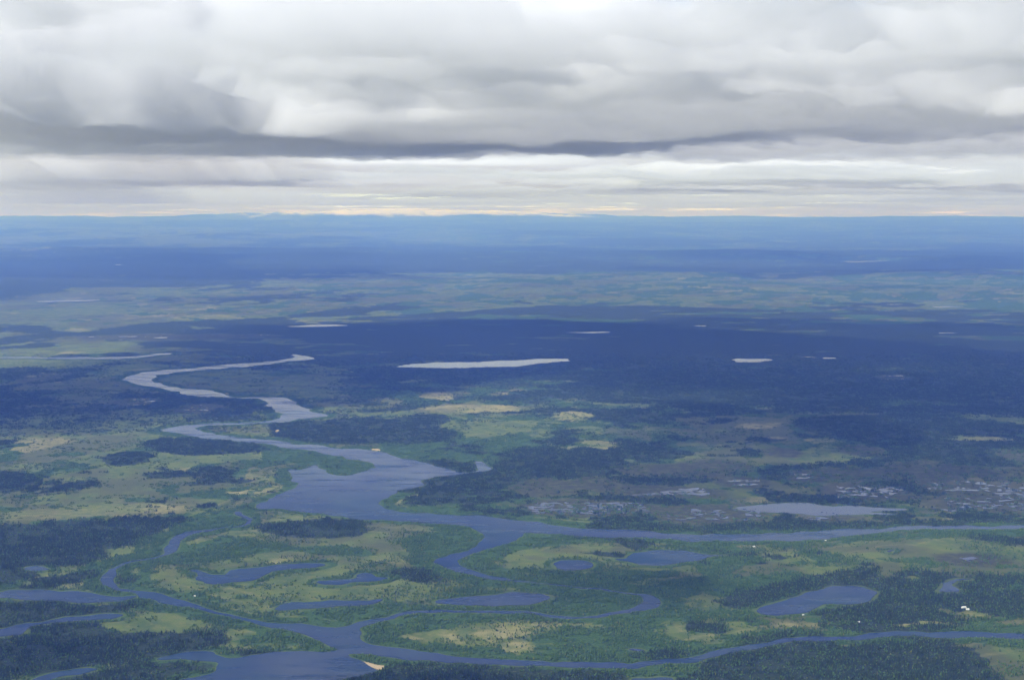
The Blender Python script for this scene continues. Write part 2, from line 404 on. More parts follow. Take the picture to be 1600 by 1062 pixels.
# open noise cover beyond and between what is traced
n1 = fbm(X, Y, 1500, 6, 0)
n2 = fbm(X, Y, 700, 6, 2)
n3 = fbm(X, Y, 260, 5, 4)
n4 = fbm(X, Y * 0.8, 4200, 6, 6)
farw = sstep(7600, 9000, D)
n5 = fbm(X, Y, 130, 4, 3)
con_far = sstep(0.45, 0.53, 0.42 * n4 + 0.26 * n1 + 0.18 * n2 + 0.14 * n3)
midthr = 0.055 * sstep(5200, 7000, D) * sstep(-0.16, 0.0, X / np.maximum(Y, 1)) - 0.05 * sstep(-0.05, -0.2, X / np.maximum(Y, 1))
con_mid = sstep(0.545, 0.60, midthr + 0.45 * n2 + 0.35 * n3 + 0.2 * n5)
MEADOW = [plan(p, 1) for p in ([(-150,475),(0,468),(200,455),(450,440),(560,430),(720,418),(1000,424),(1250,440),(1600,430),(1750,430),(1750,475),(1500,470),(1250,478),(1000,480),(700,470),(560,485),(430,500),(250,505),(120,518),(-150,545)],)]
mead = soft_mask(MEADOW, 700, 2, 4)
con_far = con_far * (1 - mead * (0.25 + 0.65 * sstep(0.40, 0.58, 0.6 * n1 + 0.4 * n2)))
DARK = [plan(p, 1) for p in ([(180,540),(330,512),(560,497),(900,478),(1250,487),(1750,492),(1750,648),(1250,648),(1000,640),(800,622),(560,622),(520,590),(500,566),(330,560)], [(-150,396),(500,390),(1100,398),(1700,392),(1700,424),(1100,430),(560,424),(200,440),(-150,450)])]  # forest thickened over the cloud-shaded belts, deepening their shade by colour
dark = soft_mask(DARK, 420, 5, 4)
con_far = np.maximum(con_far, dark * (1 - 0.85 * sstep(0.49, 0.60, 0.5 * n2 + 0.5 * fbm(X, Y * 2.2, 520, 5, 1))))
con = np.maximum(con, (con_far * farw + con_mid * (1 - farw)) * (1 - pal))
bank = 1 - sstep(25, 110, rdist + (n3 - 0.5) * 160)
bank2 = 1 - sstep(8, 45, wdist + (n3 - 0.5) * 60)
bir_n = sstep(0.50, 0.585, midthr + 0.4 * fbm(X, Y, 420, 5, 5) + 0.35 * n2 + 0.25 * n5)
bir = np.maximum(bir, np.maximum(bank, bank2 * 0.8))
bir = np.maximum(bir, 0.85 * bir_n * (1 - pal))
bir = bir * (1 - 0.8 * pal)
heath = sstep(0.46, 0.58, 0.6 * fbm(X, Y, 900, 5, 3) + 0.4 * fbm(X, Y, 120, 4, 1))
pal = np.maximum(pal * (0.35 + 0.65 * sstep(0.4, 0.6, n3)), 0.75 * sstep(0.60, 0.70, 0.5 * n2 + 0.5 * fbm(X, Y, 330, 5, 7)))
pal *= (1 - 0.9 * np.minimum(1, con * (1 - sstep(0.62, 0.68, n3))))
rim = (1 - sstep(5, 16, np.minimum(ldist, rdist * 2.2) + (fbm(X, Y, 60, 3, 6) - 0.5) * 22)) * (D < 9500)
scroll = np.sin(rdist / 11.5 + 9.0 * (fbm(X, Y, 420, 4, 1) - 0.5) * 2)
sw = sstep(20, 50, rdist) * (1 - sstep(190, 255, rdist)) * (D < 9000)
bir = np.clip(bir * (1 - 0.35 * sw * sstep(-0.1, 0.9, -scroll)) + 0.32 * sw * sstep(0.35, 0.95, scroll) * sstep(0.42, 0.56, n2), 0, 1)
pal = np.clip(pal + 0.28 * sw * sstep(0.5, 1.0, -scroll) * sstep(0.45, 0.6, n3), 0, 1)
bog = np.zeros(X.shape)
for (x0, x1, y0, y1, cnt) in POOLS:
    ax, ay = px2w((x0 + x1) / 2, (y0 + y1) / 2)
    rx = (x1 - x0) / 2 * ay / FPX + 60; ry = abs(px2w(800, y0)[1] - px2w(800, y1)[1]) / 2 + 90
    bog = np.maximum(bog, 1 - sstep(0.75, 1.25, np.hypot((X - ax) / rx, (Y - ay) / ry) + (n3 - 0.5) * 1.2))
con *= 1 - 0.93 * bog; bir *= 1 - 0.85 * bog; pal *= 1 - 0.7 * bog; heath = np.maximum(heath, bog)
con = con * (1 - snd); bir = bir * (1 - snd)

# gentle relief, flat around the water
flat = np.ones(X.shape)
for n, l, P in LAKE_W:
    c = P.mean(0)
    r = max(np.ptp(P[:, 0]), np.ptp(P[:, 1])) * 0.75 + 400
    flat *= 1 - np.exp(-(((X - c[0]) ** 2 + (Y - c[1]) ** 2) / (r * r)) ** 2)
amp = sstep(9500, 32000, D) * (1 - 0.35 * sstep(60000, 90000, D)) * 210
h = amp * np.clip(fbm(X, Y, 9000, 6, 1) - 0.42, 0, None) * 2.2 * flat
# low wooded rises on the right
for (cx, cy, ax, ay, hh) in ((1400, 672, 1100, 620, 34), (1490, 714, 700, 380, 26), (800, 735, 600, 420, 14), (700, 668, 500, 300, 8)):
    bx, by = px2w(cx, cy)
    h += hh * np.exp(-(((X - bx) / ax) ** 2 + ((Y - by) / ay) ** 2)) * sstep(40, 220, wdist)
# the land climbs to low far hills, with snow patched fells on the left of the middle
az = X / np.maximum(Y, 1)
rise_ = sstep(52000, 112000, D)
hills = rise_ * (730 + 420 * (fbm(X, Y, 16000, 5, 3) - 0.5)) + sstep(30000, 60000, D) * 240 * np.clip(fbm(X, Y, 8000, 5, 6) - 0.45, 0, 1)
ridge = 1 - np.abs(2 * fbm(X, Y, 4200, 6, 3, 0.55) - 1)
mtn = sstep(103000, 112000, D) * (0.10 + 0.88 * np.exp(-((az + 0.07) / 0.13) ** 2))
fell = mtn * np.clip(ridge - 0.45, 0, 1) * 1250
h = h + np.minimum(hills + fell, 1400)
snow = sstep(210, 400, fell + (fbm(X, Y, 1800, 4, 2) - 0.5) * 420) * (D > 90000)
h = np.where(water, np.minimum(h, 0.0), h)

def grid_mesh(name, VX, VY, VZ, nr, nc):
    me = bpy.data.meshes.new(name)
    n = nr * nc
    co = np.empty((n, 3), np.float32)
    co[:, 0] = VX; co[:, 1] = VY; co[:, 2] = VZ
    i = np.arange(nr - 1)[:, None] * nc + np.arange(nc - 1)[None, :]
    q = np.stack([i, i + 1, i + nc + 1, i + nc], -1).reshape(-1, 4)
    me.vertices.add(n); me.vertices.foreach_set('co', co.ravel())
    nq = len(q)
    me.loops.add(nq * 4); me.loops.foreach_set('vertex_index', q.ravel().astype(np.int32))
    me.polygons.add(nq); me.polygons.foreach_set('loop_start', np.arange(nq, dtype=np.int32) * 4)
    me.polygons.foreach_set('use_smooth', np.ones(nq, bool))
    me.update(calc_edges=True)
    return me

gm = grid_mesh('ground', X, Y, h, NR, NC)
cov = gm.color_attributes.new('cover', 'FLOAT_COLOR', 'POINT')
cov.data.foreach_set('color', np.stack([con, bir, pal, heath], 1).astype(np.float32).ravel())
cov2 = gm.color_attributes.new('cover2', 'FLOAT_COLOR', 'POINT')
cov2.data.foreach_set('color', np.stack([snd, snow, rim, 0.85 * bog], 1).astype(np.float32).ravel())

# ------------------------------------------------------------------ materials
def new_mat(name):
    m = bpy.data.materials.new(name); m.use_nodes = True
    nt = m.node_tree
    return m, nt, nt.nodes['Principled BSDF']

def N(nt, t, **kw):
    n = nt.nodes.new(t)
    for k, v in kw.items(): setattr(n, k, v)
    return n

def mixc(nt, fac, a, b):
    n = N(nt, 'ShaderNodeMix', data_type='RGBA')
    for s, v in ((n.inputs[0], fac), (n.inputs[6], a), (n.inputs[7], b)):
        if isinstance(v, (int, float)): s.default_value = v
        elif isinstance(v, tuple): s.default_value = (*v, 1)
        else: nt.links.new(v, s)
    return n.outputs[2]

def mth(nt, op, a, b=None, c=None, clamp=False):
    n = N(nt, 'ShaderNodeMath', operation=op, use_clamp=clamp)
    for s, v in zip(n.inputs, (a, b, c)):
        if v is None: continue
        if isinstance(v, (int, float)): s.default_value = v
        else: nt.links.new(v, s)
    return n.outputs[0]

def noise(nt, vec, scale, detail=4, rough=0.55):
    n = N(nt, 'ShaderNodeTexNoise')
    n.inputs['Scale'].default_value = scale
    n.inputs['Detail'].default_value = detail
    n.inputs['Roughness'].default_value = rough
    nt.links.new(vec, n.inputs['Vector'])
    return n.outputs['Fac']

def ramp(nt, fac, a, b):
    n = N(nt, 'ShaderNodeMapRange', interpolation_type='SMOOTHSTEP')
    nt.links.new(fac, n.inputs[0])
    n.inputs[1].default_value = a; n.inputs[2].default_value = b
    return n.outputs[0]

def N_bog(nt):
    return N(nt, 'ShaderNodeVertexColor', layer_name='cover2').outputs['Alpha']

def ground_material():
    m, nt, p = new_mat('tundra')
    tc = N(nt, 'ShaderNodeTexCoord').outputs['Object']
    a = N(nt, 'ShaderNodeVertexColor', layer_name='cover')
    s = N(nt, 'ShaderNodeSeparateColor'); nt.links.new(a.outputs['Color'], s.inputs[0])
    a2 = N(nt, 'ShaderNodeVertexColor', layer_name='cover2')
    s2 = N(nt, 'ShaderNodeSeparateColor'); nt.links.new(a2.outputs['Color'], s2.inputs[0])
    con_, bir_, pal_, hea_ = s.outputs[0], s.outputs[1], s.outputs[2], a.outputs['Alpha']
    f1 = noise(nt, tc, 1 / 38.0, 5, 0.65)
    f2 = noise(nt, tc, 1 / 9.0, 3, 0.6)
    f3 = noise(nt, tc, 1 / 160.0, 5, 0.6)
    grass = mixc(nt, ramp(nt, f3, 0.35, 0.65), (0.1000, 0.1340, 0.0320), (0.0560, 0.0920, 0.0250))
    grass = mixc(nt, ramp(nt, f1, 0.45, 0.75), grass, (0.1380, 0.1420, 0.0450))
    hc = mixc(nt, ramp(nt, f1, 0.35, 0.65), (0.0760, 0.0740, 0.0390), (0.0520, 0.0610, 0.0320))
    c = mixc(nt, mth(nt, 'MULTIPLY', hea_, 0.6), grass, hc)
    # peat of the string bogs
    c = mixc(nt, mth(nt, 'MULTIPLY', N_bog(nt), ramp(nt, f1, 0.3, 0.6)), c, (0.034, 0.038, 0.030))
    # pale lichen and dry grass
    pf = mth(nt, 'MULTIPLY', pal_, ramp(nt, mth(nt, 'ADD', mth(nt, 'MULTIPLY', f1, 0.6), mth(nt, 'MULTIPLY', f3, 0.4)), 0.34, 0.6))
    c = mixc(nt, pf, c, (0.2411, 0.2232, 0.1027))
    # scrub
    sf = ramp(nt, mth(nt, 'ADD', bir_, mth(nt, 'MULTIPLY', mth(nt, 'SUBTRACT', f1, 0.5), 0.9)), 0.35, 0.6)
    sc = mixc(nt, ramp(nt, f2, 0.35, 0.65), (0.0268, 0.0607, 0.0161), (0.0535, 0.1027, 0.0251))
    c = mixc(nt, sf, c, sc)
    # conifers
    cf = ramp(nt, mth(nt, 'ADD', con_, mth(nt, 'MULTIPLY', mth(nt, 'SUBTRACT', f1, 0.5), 0.9)), 0.35, 0.6)
    cc = mixc(nt, ramp(nt, f2, 0.35, 0.7), (0.0163, 0.0302, 0.0163), (0.0395, 0.0559, 0.0255))
    cc = mixc(nt, ramp(nt, mth(nt, 'MULTIPLY', f2, f1), 0.36, 0.46), cc, (0.1856, 0.1741, 0.0871))
    c = mixc(nt, cf, c, cc)
    c = mixc(nt, mth(nt, 'MULTIPLY', s2.outputs[2], 0.75), c, (0.085, 0.122, 0.038))
    c = mixc(nt, s2.outputs[0], c, (0.38, 0.30, 0.19))
    c = mixc(nt, s2.outputs[1], c, (0.85, 0.86, 0.88))
    nt.links.new(c, p.inputs['Base Color'])
    p.inputs['Roughness'].default_value = 0.95
    p.inputs['Specular IOR Level'].default_value = 0.1
    b = N(nt, 'ShaderNodeBump')
    b.inputs['Strength'].default_value = 0.8
    b.inputs['Distance'].default_value = 5.0
    nt.links.new(mth(nt, 'MULTIPLY', f2, mth(nt, 'ADD', mth(nt, 'MAXIMUM', cf, sf), 0.12)), b.inputs['Height'])
    nt.links.new(b.outputs[0], p.inputs['Normal'])
    return m

def water_material(name='river_water', ior=1.18, rough=0.04):
    m, nt, p = new_mat(name)
    tc = N(nt, 'ShaderNodeTexCoord').outputs['Object']
    w = noise(nt, tc, 1 / 3.0, 3, 0.6)
    mp = N(nt, 'ShaderNodeMapping'); mp.inputs['Rotation'].default_value = (0, 0, 0.5); mp.inputs['Scale'].default_value = (0.35, 1.6, 1.0)
    nt.links.new(tc, mp.inputs['Vector'])
    g = noise(nt, mp.outputs[0], 1 / 130.0, 5, 0.62)
    big = noise(nt, tc, 1 / 420.0, 3, 0.5)
    nt.links.new(mixc(nt, ramp(nt, big, 0.35, 0.68), (0.003, 0.021, 0.078), (0.010, 0.036, 0.076)), p.inputs['Base Color'])
    p.inputs['IOR'].default_value = ior
    nt.links.new(mth(nt, 'MULTIPLY_ADD', ramp(nt, g, 0.40, 0.66), 0.30 if rough > 0.03 else 0.06, rough), p.inputs['Roughness'])
    b = N(nt, 'ShaderNodeBump')
    b.inputs['Strength'].default_value = 0.25
    b.inputs['Distance'].default_value = 0.15
    nt.links.new(w, b.inputs['Height'])
    nt.links.new(b.outputs[0], p.inputs['Normal'])
    return m

M_GROUND = ground_material()
M_WATER = water_material()
M_STILL = water_material('still_water', 1.333, 0.02)
go = link('ground', gm, mat=M_GROUND)
tag(go, 'flat northern plain of bog, scrub and forest reaching to distant fells', 'ground', kind='structure')

# ------------------------------------------------------------------ water
def sheet(name, polys, z0=0.35, dz=0.05):
    me = bpy.data.meshes.new(name)
    vs = []; fs = []
    for k, P in enumerate(polys):
        b = len(vs)
        z = z0 + dz * k
        area = 0.5 * np.sum(P[:, 0] * np.roll(P[:, 1], -1) - np.roll(P[:, 0], -1) * P[:, 1])
        if area < 0: P = P[::-1]
        vs += [(float(x), float(y), z) for x, y in P]
        fs.append(tuple(range(b, b + len(P))))
    me.from_pydata(vs, [], fs)
    me.update()
    return me

o = link('river', sheet('river', RIVER_W), mat=M_WATER)
tag(o, 'blue river winding in loops and arms across the plain', 'river', kind='structure')
for k, (n, l, P) in enumerate(LAKE_W):
    o = link(n, sheet(n, [P], 0.9), mat=M_STILL if 5600 < P[:, 1].mean() < 14000 else M_WATER)
    tag(o, l, n, kind='structure')

pools = []
prng = np.random.default_rng(3)
for (x0, x1, y0, y1, cnt) in POOLS:
    ax, ay = px2w(x0, y1); bx, by = px2w(x1, y0)
    for k in range(int(cnt * 1.5)):
        x = prng.uniform(x0, x1); y = prng.choice(np.linspace(y0, y1, max(2, int((y1 - y0) / 2.2)))) + prng.normal(0, 0.5)
        t = (x - x0) / (x1 - x0)
        wx, wy = px2w(x, y)
        d = wy
        L = min(11.0, prng.lognormal(0.85, 0.85))              # half length in pixels of the picture
        L = L * d / FPX
        Wd = L * prng.uniform(0.25, 0.6) + 8
        n = 12
        ph = prng.uniform(0, 6.28)
        rr = 1 + 0.35 * np.sin(2 * np.linspace(0, 6.283, n, endpoint=False) + ph) + prng.uniform(-0.3, 0.3, n)
        th = np.linspace(0, 2 * math.pi, n, endpoint=False)
        pools.append(chaikin(np.stack([wx + L * rr * np.cos(th), wy + Wd * rr * np.sin(th)], 1), 1))
o = link('bog_pools', sheet('bog_pools', pools, 0.6, 0.0008), mat=M_STILL)
tag(o, 'scattered silvery pools of the string bogs on the plain', 'bog pools', kind='stuff')

SHADE_CLOUDS = [(1080, 905, 780, 480, 360), (800, 1062, 520, 170, 420), (90, 1010, 420, 200, 260), (1330, 750, 1500, 800, 300)]  # clouds added where each one shades a chosen patch of ground
# ------------------------------------------------------------------ clouds: a broken deck that also throws the shade on the plain
BASE = 1800.0
SHX, SHY = -SUN_H.x / math.tan(SUN_EL), -SUN_H.y / math.tan(SUN_EL)      # shift of a shadow per metre of height
crow = np.concatenate([np.arange(-30000, 1500, 700), np.arange(1500, 6500, 140), np.arange(6500, 17500, 62), np.arange(17500, 27000, 130), np.geomspace(27200, 210000, 130)])
ccol = np.concatenate([-np.geomspace(0.62, 7, 24)[::-1], np.linspace(-0.60, 0.60, 330), np.geomspace(0.62, 7, 24)])
cs = np.maximum(crow, 9000.0)
CX = (ccol[None, :] * cs[:, None]).ravel()
CY = np.repeat(crow[:, None], len(ccol), 1).ravel()
cu = CX / np.maximum(CY, 4000)
cd = np.hypot(CX, CY)
w1 = fbm(CX, CY, 2600, 6, 0) - 0.5
w2 = fbm(CX, CY, 900, 5, 3) - 0.5
bil = 1 - np.abs(2 * fbm(CX, CY, 1300, 5, 5) - 1)
bil3 = 1 - np.abs(2 * fbm(CX, CY, 210, 3, 2) - 1)
bil2 = 1 - np.abs(2 * fbm(CX, CY, 420, 4, 1) - 1)
dn = np.interp(cu, [-0.9, -0.6, -0.36, -0.27, -0.2, -0.12, -0.08, 0.0, 0.1, 0.2, 0.3, 0.4, 0.6, 0.9], [8.6, 8.6, 8.4, 8.4, 9.2, 9.4, 10.2, 9.6, 9.4, 9.4, 9.0, 8.5, 7.5, 7.0]) * 1000
df = np.interp(cu, [-0.9, -0.58, -0.45, -0.36, -0.1, -0.05, 0.07, 0.15, 0.27, 0.4, 0.9], [11.0, 11.6, 13.2, 15.0, 15.3, 14.0, 13.4, 12.0, 11.6, 11.6, 12]) * 1000
up = np.interp(cu, [-0.9, -0.55, -0.42, -0.36, -0.25, -0.15, 0.03, 0.13, 0.25, 0.4, 0.9], [0.45, 0.55, 0.85, 1.0, 1.05, 1.05, 1.0, 0.70, 0.55, 0.55, 0.6])
lead = (cd - dn) / 2000 + w1 * 0.9 + w2 * 0.45
sA = np.minimum(lead, (df - cd) / 1500 + w1 * 0.8 + w2 * 0.4)
TA = 1020 * up * sstep(0.0, 1.0, sA) * (0.75 + 0.45 * bil) + (300 * (bil2 - 0.5) + 120 * (bil3 - 0.5)) * sstep(0.1, 0.5, sA)
TA = np.where(sA > 0, np.maximum(TA, 420 * sstep(0, 0.35, sA)), 0)
nF = fbm(CX, CY, 1500, 5, 7)
# ragged scud in front of the deck
sF = np.minimum((cd - 7300) / 900, (dn + 900 - cd) / 900) * 0.5 + (nF - 0.5) * 5 + w2 * 0.8 - 0.15 - 1.2 * (1 - sstep(-0.30, -0.18, cu)) + 0.95 * sstep(-0.22, -0.08, cu)
TA = np.maximum(TA, np.where(sF > 0, 520 * sstep(0, 1, sF), 0))
# a thinner, higher sheet behind it, added to shade the plain below
sH = np.minimum((cd - 9500) / 1500, (np.interp(cu, [-0.6, -0.3, 0.0], [12.0, 14.0, 15.3]) * 1000 - cd) / 900) + w1 * 1.5 + w2
hi = (TA < 30) & (sH > 0) & (cd > 10500)
TA = np.where(hi, 280 * sstep(0, 0.8, sH), TA)
# next decks farther off
nb = fbm(CX, CY, 5200, 4, 2)
sB = sstep(17500, 21000, cd) * (1 - 0.4 * sstep(36000, 44000, cd)) * ((nb - 0.5) * 7 + w1 * 2.0 + np.interp(cd, [17000, 22500, 24500, 38000, 42000, 60000], [-0.6, -0.2, 0.9, 0.9, 0.3, 0.5]))
TB = (80 + 260 * sstep(24500, 27000, cd) * (1 - sstep(36000, 41000, cd))) * sstep(0.0, 1.2, sB) * (0.4 + 0.8 * bil)
sC = sstep(46000, 60000, cd) * (fbm(CX, CY, 8000, 3, 4) - 0.36) * 6
TC = 70 * np.clip(sC, 0, 1)
# fair weather clouds near by, over the head and behind
nn = fbm(CX, CY, 3200, 5, 6)
away = np.maximum(sstep(-2500, -7000, CY), sstep(9500, 14000, np.abs(CX)) * sstep(9000, 3000, CY))
sN = np.where(cd < 28000, (nn - 0.48) * 9 * away - 2.0 * (1 - away), -1)
TN = 600 * sstep(0, 1, sN)
for (px_, py_, rx, ry, hh) in SHADE_CLOUDS:
    gx, gy = px2w(px_, py_)
    ex = (CX - (gx - SHX * (BASE + hh * 0.5))) / rx
    ey = (CY - (gy - SHY * (BASE + hh * 0.5))) / ry
    s = 1 - np.sqrt(ex * ex + ey * ey) + w1 * 0.9 + w2 * 0.9
    TN = np.maximum(TN, hh * sstep(0, 1.2, s))
T = np.maximum.reduce([TA, TB, TC, TN])
ZB = BASE + 200 * w1 + 150 * w2 - 110 * (bil2 - 0.5) - 60 * (bil3 - 0.5) * (cd < 18000) - 1150 * sstep(131000, 170000, CY)
def cloud_mesh(name, CX, CY, ZB, T, nrc, ncc):
    edge = np.zeros((nrc, ncc), bool); edge[0] = edge[-1] = True; edge[:, 0] = edge[:, -1] = True
    T = np.where(edge.ravel() | (T < 8), 0, T)
    has = T > 0
    nV = nrc * ncc
    topid = np.where(has, np.cumsum(has) - 1 + nV, np.arange(nV))
    vco = np.concatenate([np.stack([CX, CY, ZB], 1), np.stack([CX, CY, ZB + T], 1)[has]])
    i = (np.arange(nrc - 1)[:, None] * ncc + np.arange(ncc - 1)[None, :]).ravel()
    tri = np.concatenate([np.stack([i, i + 1, i + ncc + 1], 1), np.stack([i, i + ncc + 1, i + ncc], 1)])
    tri = tri[has[tri].any(1)]
    allt = np.concatenate([tri[:, ::-1], topid[tri]])
    used = np.unique(allt)
    remap = np.full(len(vco), -1); remap[used] = np.arange(len(used))
    cm = bpy.data.meshes.new(name)
    cm.vertices.add(len(used)); cm.vertices.foreach_set('co', vco[used].astype(np.float32).ravel())
    nq = len(allt)
    cm.loops.add(nq * 3); cm.loops.foreach_set('vertex_index', remap[allt].ravel().astype(np.int32))
    cm.polygons.add(nq); cm.polygons.foreach_set('loop_start', np.arange(nq, dtype=np.int32) * 3)
    cm.update(calc_edges=True)
    return cm

cm = cloud_mesh('clouds', CX, CY, ZB, T, len(crow), len(ccol))
# a high thin veil far ahead
hrow = np.geomspace(27000, 330000, 110)
hcol = np.linspace(-0.9, 0.9, 130)
HX = (hcol[None, :] * hrow[:, None]).ravel()
HY = np.repeat(hrow[:, None], len(hcol), 1).ravel()
HT = 45 + 110 * sstep(0.35, 0.7, fbm(HX, HY, 14000, 4, 3))
HT *= sstep(27000, 36000, HY + (fbm(HX, HY, 9000, 3, 1) - 0.5) * 9000)
hm = cloud_mesh('high_clouds', HX, HY, 5600 + 500 * (fbm(HX, HY, 20000, 3, 5) - 0.5), HT, len(hrow), len(hcol))

def volume_material(name, color, density, aniso):
    m = bpy.data.materials.new(name); m.use_nodes = True
    nt = m.node_tree
    nt.nodes.remove(nt.nodes['Principled BSDF'])
    v = nt.nodes.new('ShaderNodeVolumePrincipled')
    v.inputs['Color'].default_value = (*color, 1)
    v.inputs['Absorption Color'].default_value = (1, 1, 1, 1)
    v.inputs['Density'].default_value = density
    v.inputs['Anisotropy'].default_value = aniso
    for k in ('Density Attribute', 'Color Attribute', 'Temperature Attribute'):
        if k in v.inputs: v.inputs[k].default_value = ''
    nt.links.new(v.outputs[0], nt.nodes['Material Output'].inputs['Volume'])
    return m

cl = link('clouds', cm, mat=volume_material('cloud', (0.999, 0.999, 0.999), 0.0024, 0.0))
tag(cl, 'grey and white broken cloud deck with flat dark bases over the plain', 'clouds', kind='stuff')

ch = link('high_clouds', hm, mat=cl.data.materials[0])
tag(ch, 'thin high white cloud veil spread behind the lower deck', 'clouds', kind='stuff')

# rain falling from the deck on the left
vv, vf = [], []
for (vx0, vy0, vrx, vry) in ((-3300, 12700, 900, 1100), (-4500, 13000, 900, 1300), (-2500, 13300, 600, 800), (-9000, 36000, 5200, 2600), (-13500, 38000, 4200, 2600)):
    b0 = len(vv); nv = 28
    for zz, sc_ in ((1440.0, 0.92), (1600.0, 0.97), (1760.0, 1.05)):
        for k in range(nv):
            a = 2 * math.pi * k / nv
            j = 1 + 0.16 * math.sin(3 * a + vx0) + 0.09 * math.sin(7 * a + 1.3 * vy0)
            vv.append((vx0 + vrx * sc_ * j * math.cos(a) + (1760 - zz) * 1.2, vy0 + vry * sc_ * j * math.sin(a), zz))
    for q in range(2):
        for k in range(nv):
            vf.append((b0 + q * nv + k, b0 + q * nv + (k + 1) % nv, b0 + (q + 1) * nv + (k + 1) % nv, b0 + (q + 1) * nv + k))
    vf.append(tuple(b0 + k for k in range(nv))[::-1]); vf.append(tuple(b0 + 2 * nv + k for k in range(nv)))
vm = bpy.data.meshes.new('rain_veil'); vm.from_pydata(vv, [], vf); vm.update()
vo = link('rain_veil', vm, mat=volume_material('rain', (0.80, 0.90, 1.0), 4.2e-4, 0.0))
tag(vo, 'grey veil of rain hanging under the dark cloud base at left', 'rain', kind='stuff')

# ------------------------------------------------------------------ haze: the air over the plain
hz = bpy.data.meshes.new('haze')
hx0, hx1, hy0, hy1, hz0, hz1 = -400000.0, 400000.0, -60000.0, 129000.0, -2.0, 1430.0
v = [(x, y, z) for z in (hz0, hz1) for (x, y) in ((hx0, hy0), (hx1, hy0), (hx1, hy1), (hx0, hy1))]
hz.from_pydata(v, [], [(3, 2, 1, 0), (4, 5, 6, 7), (0, 1, 5, 4), (1, 2, 6, 5), (2, 3, 7, 6), (3, 0, 4, 7)])
ho = link('haze', hz, mat=volume_material('haze', (0.128, 0.265, 1.0), 4.0e-5, 0.0))
tag(ho, 'thin blue haze over the far plain', 'haze', kind='stuff')


# ------------------------------------------------------------------ trees
def leaf_material(name, dark, light, speck, rough=0.8):
    m, nt, p = new_mat(name)
    oi = N(nt, 'ShaderNodeObjectInfo').outputs['Random']
    tc = N(nt, 'ShaderNodeTexCoord').outputs['Object']
    f = noise(nt, tc, 0.9, 3, 0.6)
    st = noise(nt, N(nt, 'ShaderNodeNewGeometry').outputs['Position'], 1 / 75.0, 4, 0.6)
    st = ramp(nt, st, 0.32, 0.68)
    k = mth(nt, 'ADD', mth(nt, 'MULTIPLY', oi, 0.5), mth(nt, 'ADD', mth(nt, 'MULTIPLY', f, 0.3), mth(nt, 'MULTIPLY', st, 0.45)), clamp=True)
    k = mth(nt, 'SUBTRACT', k, 0.12, clamp=True)
    c = mixc(nt, k, dark, light)
    c = mixc(nt, ramp(nt, oi, 0.90, 1.0), c, speck)
    nt.links.new(c, p.inputs['Base Color'])
    p.inputs['Roughness'].default_value = rough
    p.inputs['Specular IOR Level'].default_value = 0.15
    return m

M_CON = leaf_material('conifer_needles', (0.0124, 0.0269, 0.0114), (0.0372, 0.0619, 0.0226), (0.0681, 0.0762, 0.0269))
M_BIR = leaf_material('birch_leaves', (0.0323, 0.0742, 0.0172), (0.0761, 0.1378, 0.0304), (0.1188, 0.1426, 0.0343))
M_BARK, _nt, _p = new_mat('bark')
_f = noise(_nt, N(_nt, 'ShaderNodeTexCoord').outputs['Object'], 3.0)
_nt.links.new(mixc(_nt, _f, (0.07, 0.045, 0.03), (0.17, 0.12, 0.085)), _p.inputs['Base Color'])
_p.inputs['Roughness'].default_value = 0.9

def cone_tier(vs, fs, z0, z1, r, n, rnd, cx=0, cy=0):
    b = len(vs)
    a0 = rnd.uniform(0, 6.28)
    for k in range(n):
        a = a0 + 2 * math.pi * k / n
        rr = r * rnd.uniform(0.62, 1.2)
        vs.append((cx + rr * math.cos(a), cy + rr * math.sin(a), z0 + rnd.uniform(-0.25, 0.35)))
    vs.append((cx + rnd.uniform(-.08, .08), cy + rnd.uniform(-.08, .08), z1))
    vs.append((cx, cy, z0 + (z1 - z0) * 0.18))
    for k in range(n):
        fs.append((b + k, b + (k + 1) % n, b + n))
        fs.append((b + (k + 1) % n, b + k, b + n + 1))

def conifer_geo(vs, fs, rnd, h=9.0, r=1.5, tiers=4, n=7, cx=0, cy=0, low=0.14):
    z = h * low
    for t in range(tiers):
        q = t / tiers
        z0 = z + (h - z) * q
        z1 = min(h, z0 + (h - z) / tiers * 1.9)
        cone_tier(vs, fs, z0, z1, r * (1 - q) ** 0.75 * rnd.uniform(0.85, 1.15), n, rnd, cx, cy)

def blob_geo(vs, fs, rnd, h=5.0, r=1.9, cx=0, cy=0, clumps=3):
    for c in range(clumps):
        a = rnd.uniform(0, 6.28); d = r * 0.45 * (c > 0)
        ox, oy = cx + d * math.cos(a), cy + d * math.sin(a)
        top = h * rnd.uniform(0.72, 1.0); rr = r * rnd.uniform(0.55, 0.85)
        b = len(vs); n = 6
        rings = ((0.16, 0.55), (0.45, 1.0), (0.78, 0.72))
        for (q, s) in rings:
            a0 = rnd.uniform(0, 6.28)
            for k in range(n):
                an = a0 * 0.1 + 2 * math.pi * k / n
                s2 = s * rr * rnd.uniform(0.75, 1.25)
                vs.append((ox + s2 * math.cos(an), oy + s2 * math.sin(an), top * q + rnd.uniform(-.2, .2)))
        vs.append((ox, oy, top)); vs.append((ox, oy, top * 0.08))
        for i_ in range(2):
            for k in range(n):
                fs.append((b + i_ * n + k, b + i_ * n + (k + 1) % n, b + (i_ + 1) * n + (k + 1) % n, b + (i_ + 1) * n + k))
        for k in range(n):
            fs.append((b + 2 * n + k, b + 2 * n + (k + 1) % n, b + 3 * n))
            fs.append((b + (k + 1) % n, b + k, b + 3 * n + 1))

